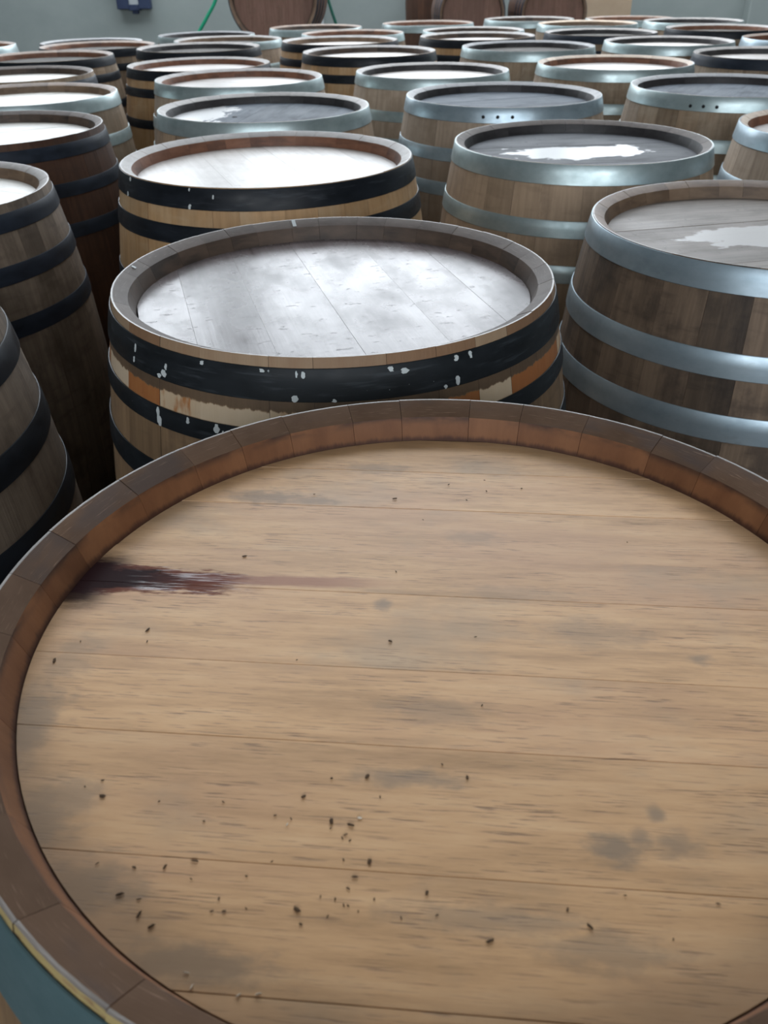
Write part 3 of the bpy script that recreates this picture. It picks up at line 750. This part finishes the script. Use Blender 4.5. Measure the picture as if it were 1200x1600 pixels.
# cardboard box
box = bpy.data.objects.new('cardboard_box', None); COL.objects.link(box)
tag(box, 'brown cardboard box standing against the pale back wall', 'box')
box.location = (2.08, 8.95, PL); box.rotation_euler = (0, 0, R_(-6))
hh = 0.492
boxes('box_wall', [(-.2, .2, -.15, -.145, 0, hh), (-.2, .2, .145, .15, 0, hh), (-.2, -.195, -.145, .145, 0, hh), (.195, .2, -.145, .145, 0, hh), (-.195, .195, -.145, .145, 0, .005)], M['card'], box)
f1 = boxes('flap', [(-.2, .2, 0, .004, 0, .14)], M['card'], box); f1.location = (0, .146, hh); f1.rotation_euler = (R_(-12), 0, 0)
f2 = boxes('flap', [(0, .004, -.145, .145, 0, .14)], M['card'], box); f2.location = (.196, 0, hh); f2.rotation_euler = (0, R_(20), 0)
f3 = boxes('flap', [(-.004, 0, -.145, .145, 0, .14)], M['card'], box); f3.location = (-.196, 0, hh); f3.rotation_euler = (0, R_(-75), 0)
# switch box on the wall
sw = bpy.data.objects.new('switch_box', None); COL.objects.link(sw)
tag(sw, 'pair of dark blue switch boxes with a pale panel between them on the back wall', 'switch box')
sw.location = (-2.29, YB, 0.925)
boxes('enclosure', [(-.16, -.052, -.09, 0, 0, .28)], M['box_blue'], sw, .006)
boxes('enclosure', [(.045, .155, -.09, 0, 0, .28)], M['box_blue'], sw, .006)
boxes('panel', [(-.052, .045, -.05, 0, .035, .26)], M['box_white'], sw, .004)
boxes('cable_entry', [(-.06, .05, -.07, 0, -.012, .036), (-.03, .025, -.055, 0, -.04, -.012)], M['box_blue'], sw, .004)
# hoses
h1 = tube('garden_hose', [(-1.38, 9.05, 1.75), (-1.40, 9.05, 1.25), (-1.44, 9.0, 1.02), (-1.53, 8.98, 0.88), (-1.62, 8.97, 0.76), (-1.74, 8.95, 0.60), (-1.88, 8.95, PL + 0.016), (-2.3, 8.95, PL + 0.016)], 0.016, M['hose_green'])
tag(h1, 'bright green hose hanging down the back wall beside the large lying cask', 'hose')
h2 = tube('garden_hose', [(-0.50, 9.3, 1.75), (-0.475, 9.3, 1.2), (-0.455, 9.3, 1.03), (-0.42, 9.3, 0.9), (-0.36, 9.3, 0.72), (-0.30, 9.25, PL + 0.014), (-0.05, 9.2, PL + 0.014)], 0.014, M['hose_dark'])
tag(h2, 'dark green hose hanging on the wall on the inner side of the large cask', 'hose')
h3 = tube('pipe', [(-0.52, YB - 0.016, PL), (-0.52, YB - 0.016, 1.0), (-0.52, YB - 0.016, 1.9)], 0.015, M['pipe'])
tag(h3, 'thin pale pipe running up the wall beside the dark green hose', 'pipe')

# ------------------------------------------------------------------ crumbs on the clean head
BIG = [[-0.1969, -0.131], [-0.1535, -0.1749], [-0.1389, -0.1719], [-0.1608, -0.2006], [-0.1534, -0.2065], [-0.1724, -0.1897], [-0.0867, -0.1335], [-0.0706, -0.1495], [-0.0601, -0.1521], [-0.0502, -0.1739], [-0.0574, -0.1824], [-0.0223, -0.1916], [-0.0851, -0.1992], [0.0056, -0.2164], [-0.0519, -0.1204], [0.0037, -0.1223], [0.0535, -0.2103], [-0.0373, -0.0086], [-0.0309, 0.1703], [-0.1475, 0.091], [-0.2575, -0.022], [-0.2028, 0.0071]]
SMALL = [[-0.1995, -0.1201], [-0.2083, -0.1243], [-0.1649, -0.135], [-0.1383, -0.1482], [-0.1299, -0.1361], [-0.1884, -0.1725], [-0.169, -0.175], [-0.139, -0.182], [-0.1627, -0.1926], [-0.1117, -0.181], [-0.1236, -0.1929], [-0.126, -0.1995], [-0.1201, -0.1996], [-0.1096, -0.1982], [-0.0998, -0.173], [-0.0922, -0.1475], [-0.1009, -0.1453], [-0.0708, -0.1538], [-0.0645, -0.1598], [-0.0605, -0.1614], [-0.0629, -0.1579], [-0.0635, -0.1726], [-0.0608, -0.1886], [-0.0702, -0.2031], [-0.0827, -0.2067], [-0.0627, -0.1973], [-0.0605, -0.1977], [-0.0351, -0.2043], [-0.018, -0.2033], [-0.0479, -0.1946], [-0.0741, -0.1928], [-0.0669, -0.1942], [-0.0096, -0.1126], [-0.0718, -0.1213], [-0.0556, -0.2007], [-0.0448, -0.1344], [0.0739, -0.1947], [0.1172, -0.1997], [0.0446, -0.2015], [0.0906, -0.2171], [0.0198, -0.0054], [-0.0985, -0.0251], [0.0176, -0.0679], [-0.0319, 0.0685], [-0.0087, 0.1375], [0.016, 0.1918], [-0.0994, 0.1795], [-0.2006, -0.0047], [-0.2456, -0.0036], [-0.2084, 0.0731], [0.0477, 0.1983], [0.0474, 0.1803], [0.0292, 0.1665], [0.0778, 0.1835], [0.148, 0.1015]]
WHITE = [[-0.0557, -0.1477], [-0.0939, -0.151], [-0.1326, -0.229], [-0.1293, -0.2357], [-0.1078, -0.2394], [-0.099, -0.2389]]
TOPA = H + 0.010 - 0.029 + 0.0004
def crumbs(name, pts, m, label):
    V, F = [], []
    rg = random.Random(11)
    for (x, y), s in pts:
        th = rg.uniform(0, 6.28); l, w, h = s * rg.uniform(.8, 1.5), s * rg.uniform(.35, .7), s * rg.uniform(.3, .5)
        k = len(V)
        base = [(-l, -w * .6), (-l * .2, -w), (l, -w * .3), (l * .6, w), (-l * .7, w * .7)]
        for zz, f in ((0, 1.0), (h, 0.6)):
            for (a, b) in base:
                a, b = a * f * rg.uniform(.8, 1.2), b * f * rg.uniform(.8, 1.2)
                V.append((0.0402 + x + a * math.cos(th) - b * math.sin(th), 0.4403 + y + a * math.sin(th) + b * math.cos(th), TOPA + zz))
        F += [(k + i, k + (i + 1) % 5, k + 5 + (i + 1) % 5, k + 5 + i) for i in range(5)]
        F += [tuple(k + 5 + i for i in range(5)), tuple(k + i for i in range(5))[::-1]]
    o = link(name, mesh(name, V, F), [m])
    tag(o, label, 'debris', None, 'stuff')
crumbs('wood_crumbs', [(p, 0.0017) for p in BIG] + [(p, 0.0009) for p in SMALL], M['crumb'], 'dark crumbs of wood scattered over the clean pale barrel head')
crumbs('wood_splinters', [(p, 0.0012) for p in WHITE], M['chip'], 'tiny pale splinters lying on the clean barrel head')
